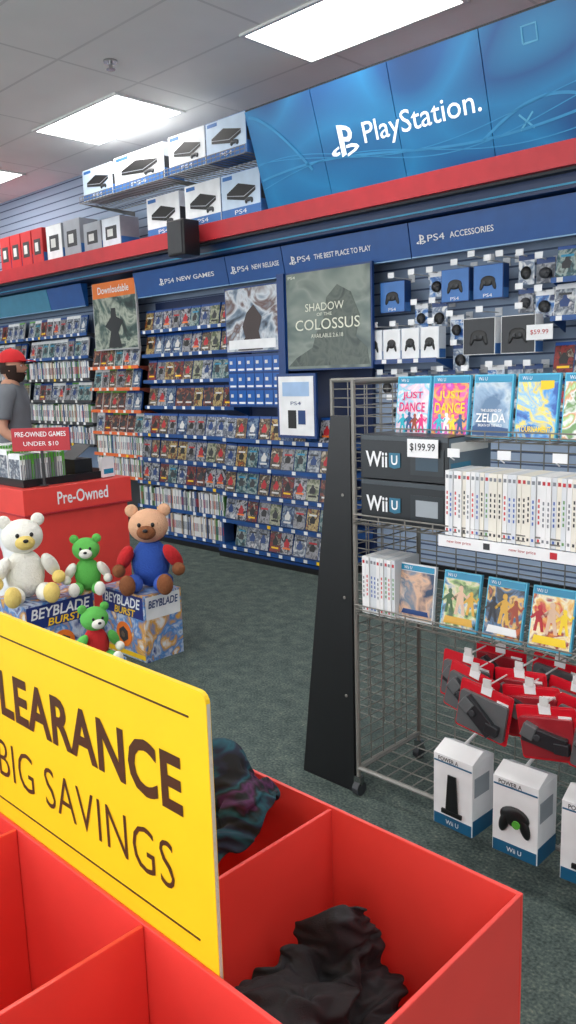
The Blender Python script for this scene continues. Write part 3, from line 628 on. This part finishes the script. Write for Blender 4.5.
# hanging red packs
rpk=M('glossy_red_pack',(206,26,42),.2,coat=.5); mbi=M('moulded_black_item',(40,42,46),.3); mbj=M('moulded_grey_item',(92,96,98),.35); clearp=M('clear_red_plastic',(150,40,48),.1,coat=.6)
def pouch(x,y,z,rz=0,ry=0,k_=0):
    e=empty('accessory_pack',(x,y,z),(0,ry,rz)); b=B()
    w_,h_=.165,.15
    def rr(w2,h2,cz,rad,yy):
        out=[]
        for q_,(sx,sz) in enumerate(((1,1),(-1,1),(-1,-1),(1,-1))):
            for t in range(4):
                an=q_*PI/2+t*PI/6; out.append((sx*(w2-rad)+rad*math.cos(an),yy,cz+sz*(h2-rad)+rad*math.sin(an)))
        return out
    b.prism(rr(w_/2,h_/2,-h_/2,.008,0),(0,.002,0),rpk)
    b.prism(rr(w_*.45,h_*.36,-h_*.56,.008,-.001),(0,-.012,0),clearp if k_%2 else mbj)
    b.bx(-w_*.46,w_*.46,-.002,-.001,-h_*.17,-h_*.03,rpk); b.done('backing_card',e,bevel=.0015)
    b=B(); m_=mbi
    b.box((-w_*.03,-.018,-h_*.56),(w_*.72,.02,h_*.3),m_,(0,.3+.15*(k_%3),0)); b.box((-w_*.26,-.02,-h_*.42),(w_*.22,.024,h_*.26),mbj,(0,.5,0)); b.box((w_*.25,-.02,-h_*.7),(w_*.24,.02,h_*.2),m_,(0,.1,0)); b.cyl((-.02,-.028,-h_*.52),(-.02,-.033,-h_*.52),.01,dgrey,10); b.done('accessory',e,bevel=.004)
    b=B(); b.bx(-.016,.016,-.004,0,-.022,.006,white); b.done('hang_tab',e)
    b=B(); b.bx(.035,.07,-.0035,-.0025,-h_*.3,-h_*.16,white); b.done('printed_label',e)
    tag(e,'glossy red accessory pack with dark moulded item on a hook','accessory pack','red accessory packs on the wire rack')
gw=M('pale_plastic',(214,214,212),.4)
PK=[(-1.21,2.0,.605,.1),(-1.04,1.99,.605,-.12),(-.87,1.99,.605,.1),(-.7,1.99,.605,-.1),(-1.15,1.94,.59,.22),(-.98,1.935,.59,-.15),(-.81,1.935,.585,.18),(-.65,1.935,.585,.1),(-1.08,1.885,.575,.15),(-.91,1.88,.57,-.18),(-.74,1.88,.57,.12),(-1.16,2.1,.62,0),(-.97,2.1,.62,.1),(-.78,2.1,.62,-.1)]
for i,(x,y,z,ry) in enumerate(PK):
    pouch(x,y,z,random.uniform(-.08,.08),ry,i)
    b=B(); b.cyl((0,0,0),(0,2.35-y,0),.0025,gw,6); b.bx(-.012,.012,-.006,-.001,-.004,.02,gw); tag(b.done('display_hook',loc=(x,y,z+.005)),'white plastic display hook on the wire rack','hook','hooks on the wire rack')
tealp=M('teal_print',(24,92,130),.35)
for i,(x,y,z) in enumerate(((-1.185,1.935,.105),(-.985,1.93,.105),(-.785,1.93,.105),(-.6,1.93,.105))):
    e=empty('accessory_box',(x,y,z),(0,0,.05*(i-1))); b=B(); b.bx(-.068,.068,-.055,.055,0,.225,white); b.bx(-.066,.066,-.0565,-.055,.0,.035,tealp); b.bx(.068,.0695,-.053,.053,0,.05,tealp); b.bx(.068,.0695,-.045,.03,.12,.18,MC['pale_print']); b.bx(-.066,.066,-.0565,-.055,.2,.205,tealp)
    b.prism([(-.068,-.055,.225),(-.068,.055,.225),(-.068,.0,.25)],(.136,0,0),white)
    b.done('carton',e,bevel=.002)
    b=B()
    if i==1: b.ball((0,-.057,.12),(.09,.02,.06),black); b.ball((-.03,-.057,.10),(.03,.02,.07),black,(0,.3,0)); b.ball((.03,-.057,.10),(.03,.02,.07),black,(0,-.3,0)); b.cyl((.01,-.06,.105),(.01,-.07,.105),.012,green,10)
    else: b.prism([(-.022,-.0575,.045),(.022,-.0575,.045),(.014,-.0575,.17),(-.014,-.0575,.17)],(0,-.004,0),black); b.prism([(-.035,-.0575,.045),(.035,-.0575,.045),(.035,-.0575,.058),(-.035,-.0575,.058)],(0,-.006,0),black)
    b.done('product_picture',e)
    text('POWER A',black,w=.07,h=.013,loc=(-.015,-.057,.213),parent=e,bold=.01); text('Wii U',white,w=.045,h=.014,loc=(0,-.058,.018),parent=e,bold=.01)
    b=B(); b.cyl((0,0,.245),(0,.08,.265),.005,white,6); b.done('hang_tab',e)
    tag(e,'white accessory box with teal trim at the rack foot','box','accessory boxes at the rack base')
# ---------------------------------------------------------------- foreground dump bin
zt=.8
bi=empty('dump_bin',(-1.06,.5,0)); tag(bi,'red cardboard dump bin divided into open compartments','display bin')
def pan(nm,x0,x1,y0,y1,z0,z1,m=red):
    b=B(); b.bx(x0+1.06,x1+1.06,y0-.5,y1-.5,z0,z1,m); return b.done(nm,bi,bevel=.0015)
xL,xR,yF,yB=-1.69,-.43,.16,.845
pan('outer_panel',xL,xR,yB-.006,yB,0,zt); pan('outer_panel',xL,xR,yF,yF+.006,0,zt); pan('outer_panel',xR-.006,xR,yF+.006,yB-.006,0,zt); pan('outer_panel',xL,xL+.006,yF+.006,yB-.006,0,zt)
pan('divider',xL+.006,xR-.006,.492,.498,.5,zt-.002)
for x in (-.745,-1.06,-1.375):
    pan('divider',x-.003,x+.003,yF+.006,.491,.5,zt-.003); pan('divider',x-.003,x+.003,.506,yB-.006,.5,zt-.003)
pan('compartment_floor',xL+.006,xR-.006,yF+.006,yB-.006,.49,.498)
sx0,sx1,sy=-1.222,-.612,.4985; sz0,sz1=.72,1.126
si=empty('clearance_sign',((sx0+sx1)/2,sy,sz0)); hw=(sx1-sx0)/2; hh=sz1-sz0
tag(si,'yellow cardboard clearance sign with brown lettering in the bin','sign')
b=B(); r=.012; pts=[(-hw,0,0),(hw,0,0)]
for i in range(5): t=i*PI/8; pts.append((hw-r+r*math.cos(t),0,hh-r+r*math.sin(t)))
for i in range(5): t=PI/2+i*PI/8; pts.append((-hw+r+r*math.cos(t),0,hh-r+r*math.sin(t)))
b.prism(pts,(0,.006,0),yellow); b.done('sign_card',si)
b=B(); b.bx(hw-.0005,hw+.0005,.001,.005,.0,hh-.012,M('board_edge',(205,198,180),.7,bump=.3)); b.done('board_edge',si)
def fit(s,xr,wid,z0,z1,bold,space=1):
    text(s,brown,w=wid,h=z1-z0,loc=(xr-wid/2-(sx0+sx1)/2,-.0008,(z0+z1)/2-sz0),parent=si,bold=bold,space=space)
fit('CLEARANCE',-.66,.488,.968,1.04,.028,1.05)
fit('BIG SAVINGS',-.683,.425,.866,.926,-.008,1.05)
for z_ in (1.0925,.826):
    b=B(); b.bx(-hw+.02,hw-.03,-.001,0,z_-sz0-.001,z_-sz0+.001,brown); b.done('printed_rule',si)
# ---------------------------------------------------------------- left display fixture
fx=empty('promotional_display',(-4.5,2.48,0)); tag(fx,'red cardboard display stand with a white lettered header band','display stand')
b=B(); b.bx(-.37,.36,-.33,.35,0,.71,red); b.done('body',fx,bevel=.005)
b=B(); b.bx(-.4,.38,-.35,.37,.71,.855,red); b.bx(-.4,.382,-.352,.372,.7,.71,redp); b.done('header_band',fx,bevel=.003)
text('Pre-Owned',white,w=.34,h=.075,loc=(.3815,.03,.785),rot=(PI/2,0,PI/2),parent=fx,bold=.015)
b=B(); b.bx(-.34,.34,-.338,-.33,.05,.66,white)
pts=[(-.1+.16*math.cos(t*PI/8),-.34,.4+.16*math.sin(t*PI/8)) for t in range(16)]; b.prism(pts,(0,-.002,0),redp)
b.done('printed_panel',fx)
b=B(); b.bx(-.3,.3,-.3,-.29,.856,.9,black); b.bx(-.3,.3,.29,.3,.856,.9,black); b.bx(.29,.3,-.29,.29,.856,.9,black); b.bx(-.3,-.29,-.29,.29,.856,.9,black); b.done('tray',fx)
grm=[]
for c_ in (white,green,offw,M('grey_case',(120,124,128),.4)):
    b=B(); b.bx(-.067,.067,-.007,.007,0,.18,c_); b.bx(.067,.068,-.003,.003,.03,.12,gtx); b.bx(.067,.068,-.006,.006,.15,.175,green); b.bx(-.06,.06,-.008,-.007,.01,.15,covers[1]); o=b.done('c'); grm.append(o.data); bpy.data.objects.remove(o)
for c2 in range(3):
    for i in range(16):
        o=bpy.data.objects.new('game_case',grm[random.choice([0,0,1,2,3])]); S.collection.objects.link(o); o.location=(-4.31-.15*c2,2.2+.018*i,.862+.02*c2); tag(o,'used game case standing spine out on the display stand','game case','used cases on the red display stand')
b=B(); b.bx(-.09,.09,-.06,.06,0,.12,black); b.prism([(-.09,-.06,.12),(.09,-.06,.12),(.09,.06,.2),(-.09,.06,.2)],(0,.004,0),dgrey); tag(b.done('card_holder',loc=(-4.33,2.6,.86)),'black tilted plastic holder on the red display stand','holder')
for i in range(3):
    b=B(); b.bx(-.002,.002,-.05,.05,0,.12,white); b.bx(.002,.003,-.04,.04,.02,.05,cyan); tag(b.done('leaflet',loc=(-4.22+.015*i,2.74,.86),rot=(0,0,.2)),'white printed leaflet standing on the red display stand','leaflet','leaflets on the display stand')
e=empty('tabletop_sign',(-4.165,2.29,.86),(0,0,.75)); b=B(); b.bx(-.165,.165,0,.008,.2,.33,redp); b.done('sign_card',e); b=B(); b.bx(-.008,.008,0.002,.01,0,.2,black); b.bx(-.025,.025,-.01,.02,0,.006,black); b.done('stand',e)
text('PRE-OWNED GAMES',white,w=.29,h=.028,loc=(0,-.001,.295),parent=e,bold=.01); text('UNDER $10',white,w=.2,h=.028,loc=(0,-.001,.24),parent=e)
tag(e,'small red sign with white lettering on the display stand','sign')
toyart=art('toy_box_art',[(20,50,130),(200,210,225),(60,130,200),(220,160,50),(235,235,235)],9,1.2,rand=True,detail=5)
def toybox(loc,w_,d,h,rz,lab):
    e=empty('toy_box',loc,(0,0,rz)); b=B(); b.bx(-w_/2,w_/2,-d/2,d/2,0,h,toyart); b.bx(-w_/2+.01,w_/2-.01,-d/2-.002,-d/2,h-.13,h-.01,M('navy_ink',(28,50,120),.35)); b.bx(-w_/2+.01,w_/2-.01,-d/2-.003,-d/2-.001,.01,.035,yellow)
    b.bx(w_/2,w_/2+.002,-d/2+.01,d/2-.01,h-.13,h-.01,white)
    b.done('carton',e,bevel=.003)
    b=B(); b.cyl((0,-d/2-.004,h*.34),(0,-d/2-.001,h*.34),h*.19,orange,20); b.cyl((0,-d/2-.007,h*.34),(0,-d/2-.003,h*.34),h*.12,dgrey,6); b.cyl((0,-d/2-.009,h*.34),(0,-d/2-.006,h*.34),h*.05,chrome,12); b.done('product_picture',e)
    text('BEYBLADE',white,w=w_*.85,h=.055,loc=(0,-d/2-.004,h-.05),parent=e,bold=.02,shear=.2); text('BURST',yellow,w=w_*.5,h=.04,loc=(0.02,-d/2-.004,h-.105),parent=e,bold=.02,shear=.2)
    text('BEYBLADE',dblue,w=d*.8,h=.04,loc=(w_/2+.004,0,h-.05),rot=(PI/2,0,PI/2),parent=e,bold=.02,shear=.2)
    tag(e,lab,'toy box','toy boxes on the carpet'); return e
toybox((-3.47,2.42,0),.38,.24,.355,0,'colourful spinning top toy box with white lettering')
toybox((-3.76,2.02,0),.4,.3,.35,PI/2,'colourful spinning top toy box facing the aisle')
toybox((-3.1,1.8,0),.34,.26,.2,PI/2,'low toy box on the carpet supporting a plush toy')
def fur(n,c): return M('plush_'+n,c,.95,bump=.6,bscale=120)
def plush(loc,rz,s,cb,ca,cl,ch,cf,lab,lie=0):
    e=empty('plush_toy',loc,(lie,0,rz)); e.scale=(s,s,s)
    b=B(); b.ball((0,0,.13),(.2,.17,.26),cb,u=24,v=16); b.done('torso',e)
    b=B(); b.ball((0,-.01,.33),(.21,.19,.18),ch,u=24,v=16); b.ball((0,-.1,.31),(.1,.07,.075),cf); b.done('head',e)
    b=B(); b.ball((-.085,0,.41),(.07,.04,.07),ch); b.done('ear',e); b=B(); b.ball((.085,0,.41),(.07,.04,.07),ch); b.done('ear',e)
    b=B(); b.ball((-.035,-.1,.35),(.02,.014,.024),black); b.done('eye',e); b=B(); b.ball((.035,-.1,.35),(.02,.014,.024),black); b.done('eye',e); b=B(); b.ball((0,-.136,.325),(.028,.018,.02),black); b.done('nose',e)
    for q in (-1,1):
        b=B(); b.ball((q*.125,-.05,.17),(.075,.085,.17),ca,(.5,q*-.5,0)); b.ball((q*.155,-.09,.11),(.07,.07,.07),cf); b.done('arm',e)
        b=B(); b.ball((q*.075,-.11,.045),(.09,.2,.088),cl,(0,0,q*-.2)); b.done('leg',e)
        b=B(); b.ball((q*.095,-.21,.06),(.085,.06,.11),cf); b.done('foot',e)
    tag(e,lab,'plush toy'); return e
tan=fur('tan',(216,168,134)); pr=fur('red',(200,38,42)); pbl=fur('blue',(46,84,170)); pbr=fur('brown',(130,78,46)); pw=fur('white',(238,236,226)); pg=fur('green',(96,184,84)); pcr=fur('cream',(232,204,116))
plush((-3.42,2.46,.355),math.radians(46),1.0,pbl,pr,pbl,tan,pbr,'plush bear in red and blue sitting on a toy box')
plush((-3.78,1.93,.35),math.radians(70),.98,pw,pw,pw,pw,pcr,'white and cream plush bear sitting on a toy box')
plush((-3.64,2.21,.35),math.radians(55),.68,pg,pw,pg,pg,pw,'green and white plush bear sitting on a toy box')
plush((-3.04,1.86,.2),math.radians(75),.6,pr,pg,pg,pg,pw,'green and red plush toy lying low beside the toy boxes')
# ---------------------------------------------------------------- person
def person():
    e=empty('person',(-5.98,3.08,0),(0,0,math.radians(134))); e.scale=(.97,.97,.97)
    J=[]; E=[]; Rr=[]
    def v(co,r,par=None):
        J.append(co); Rr.append(r)
        if par is not None: E.append((par,len(J)-1))
        return len(J)-1
    pel=v((0,0,.95),(.15,.12)); sp=v((0,.0,1.1),(.145,.11),pel); ch=v((0,.01,1.28),(.17,.125),sp); nb=v((0,.015,1.43),(.1,.08),ch); nk=v((0,-.0,1.53),(.06,.06),nb)
    for q in (-1,1):
        h=v((q*.095,0,.86),(.095,.1),pel); kn=v((q*.1,-.01,.48),(.062,.065),h); an=v((q*.1,.02,.09),(.042,.045),kn); v((q*.12,-.13,.04),(.042,.03),an)
        s=v((q*.18,.01,1.39),(.068,.065),nb); el=v((q*.235,.03,1.12),(.045,.045),s); wr=v((q*.2,-.15,.98),(.028,.03),el); pm=v((q*.19,-.22,.965),(.03,.022),wr)
        for i,(dx,L) in enumerate(((-.03,.06),(-.01,.075),(.01,.08),(.03,.07))):
            f1=v((q*.19+dx,-.26,.955),(.010,.010),pm); f2=v((q*.19+dx*1.1,-.26-L*.5,.945),(.009,.009),f1); v((q*.19+dx*1.1,-.26-L*.8,.925),(.007,.007),f2)
        t1=v((q*.19-q*.04,-.2,.975),(.011,.011),pm); v((q*.19-q*.06,-.24,.965),(.009,.009),t1)
    me=bpy.data.meshes.new('sk'); me.from_pydata(J,E,[]); o=bpy.data.objects.new('sk',me); S.collection.objects.link(o)
    sm=o.modifiers.new('s','SKIN'); sm.use_smooth_shade=True
    for i,r_ in enumerate(Rr): me.skin_vertices[0].data[i].radius=r_; me.skin_vertices[0].data[i].use_root=(i==0)
    ss=o.modifiers.new('u','SUBSURF'); ss.levels=2; ss.render_levels=2
    dg=bpy.context.evaluated_depsgraph_get(); dg.update(); bm=bmesh.new(); tmp=bpy.data.meshes.new_from_object(o.evaluated_get(dg)); bm.from_mesh(tmp); bpy.data.objects.remove(o)
    q=bmesh.ops.create_uvsphere(bm,u_segments=32,v_segments=24,radius=1)
    hv=q['verts']
    hc=Vector((0,-.02,1.615))
    def hshape(c):
        x,y,z=c
        X_=x*.076*(1-.25*max(0,-z)); Y_=y*.096; Z_=z*.118
        if y<0 and z<-.2: Y_*=1-.1*(-z)
        if y<0: 
            Y_-=.03*math.exp(-((x/.16)**2+((z+.12)/.18)**2))
            Y_+=.012*math.exp(-(((abs(x)-.38)/.18)**2+((z-.08)/.14)**2))
            Y_-=.007*math.exp(-((x/.3)**2+((z+.48)/.08)**2))
            Y_-=.016*math.exp(-((x/.35)**2+((z+.85)/.25)**2))
        return hc+Vector((X_,Y_,Z_))
    for w_ in hv: w_.co=hshape(w_.co)
    for qq in (-1,1): bmesh.ops.create_uvsphere(bm,u_segments=10,v_segments=8,radius=.5,matrix=Matrix.Translation(hc+Vector((qq*.078,.005,-.01)))@Matrix.Diagonal((.02,.035,.06,1)))
    for f in bm.faces: f.smooth=True; f.material_index=0
    me=bpy.data.meshes.new('body'); bm.to_mesh(me); me.materials.append(skin); bo=bpy.data.objects.new('body',me); S.collection.objects.link(bo); bo.parent=e
    def cloth(nm,test,off,mat):
        b2=bmesh.new(); b2.from_mesh(me); b2.normal_update()
        dl=[f for f in b2.faces if not test(f.calc_center_median())]; bmesh.ops.delete(b2,geom=dl,context='FACES')
        for w_ in b2.verts: w_.co+=w_.normal*(off+.008*noise.noise(w_.co*9))
        m2=bpy.data.meshes.new(nm); b2.to_mesh(m2); b2.free(); m2.materials.append(mat); o2=bpy.data.objects.new(nm,m2); S.collection.objects.link(o2); o2.parent=e
        k2=o2.modifiers.new('s','SOLIDIFY'); k2.thickness=.004
    cloth('shirt',lambda c:(c.z>.93 and abs(c.x)<.2 and c.z<1.47 and c.y>-.14) or (c.z>1.2 and c.z<1.47),.018,M('grey_shirt',(112,116,122),.9,bump=.2))
    cloth('trousers',lambda c:c.z<=.98 and c.z>.1 and abs(c.x)<.19 and c.y>-.13,.012,M('dark_jeans',(34,40,56),.9))
    cloth('shoe',lambda c:c.z<=.12,.01,black)
    def shell(nm,test,off,mat):
        b2=bmesh.new(); bmesh.ops.create_uvsphere(b2,u_segments=48,v_segments=36,radius=1)
        dl=[f for f in b2.faces if not test(f.calc_center_median())]; bmesh.ops.delete(b2,geom=dl,context='FACES')
        for w_ in b2.verts:
            d=w_.co.normalized(); w_.co=hshape(w_.co)+d*(off+.003*noise.noise(d*9))
        for f in b2.faces: f.smooth=True
        m2=bpy.data.meshes.new(nm); b2.to_mesh(m2); b2.free(); m2.materials.append(mat); o2=bpy.data.objects.new(nm,m2); S.collection.objects.link(o2); o2.parent=e
    hm=M('dark_brown_hair',(48,30,22),.9,bump=.6,bscale=300)
    shell('beard',lambda c:((c.z<-.34 and c.y<.3) or (c.z<.12 and -.45<c.y<.2 and abs(c.x)>.72)) and not(abs(c.x)<.2 and -.52<c.z<-.43 and c.y<0),.016,hm)
    shell('hair',lambda c:c.z>-.42 and c.y>.2,.012,hm)
    b=B(); cm_=M('red_cap_cloth',(196,30,36),.8); b.ball(hc+Vector((0,.005,.045)),(.186,.222,.2),cm_,u=24,v=16)
    bmesh.ops.bisect_plane(b.bm,geom=b.bm.verts[:]+b.bm.edges[:]+b.bm.faces[:],plane_co=hc+Vector((0,0,.035)),plane_no=(0,0,-1),clear_outer=True)
    b.cyl(hc+Vector((0,.005,.143)),hc+Vector((0,.005,.152)),.008,cm_,8); b.done('cap',e)
    b=B(); pts=[]
    for i in range(9):
        t=PI+PI*i/8; pts.append(hc+Vector((.08*math.cos(t),-.08+.11*math.sin(t),.05-.014*abs(math.sin(t)))))
    b.prism(pts,(0,0,.008),cm_); b.done('cap_brim',e)
    for qq in (-1,1):
        b=B(); b.ball(hc+Vector((qq*.03,-.078,.008)),(.024,.016,.014),white); b.ball(hc+Vector((qq*.03,-.0855,.008)),(.01,.006,.01),black); b.done('eye',e)
        b=B(); b.ball(hc+Vector((qq*.031,-.09,.028)),(.036,.012,.008),hm); b.done('eyebrow',e)
    b=B(); b.ball(hc+Vector((0,-.1,-.055)),(.045,.012,.012),M('lips',(150,80,76),.5)); b.done('mouth',e)
    tag(e,'bearded man in a red cap and grey shirt by shelves','person')
person()
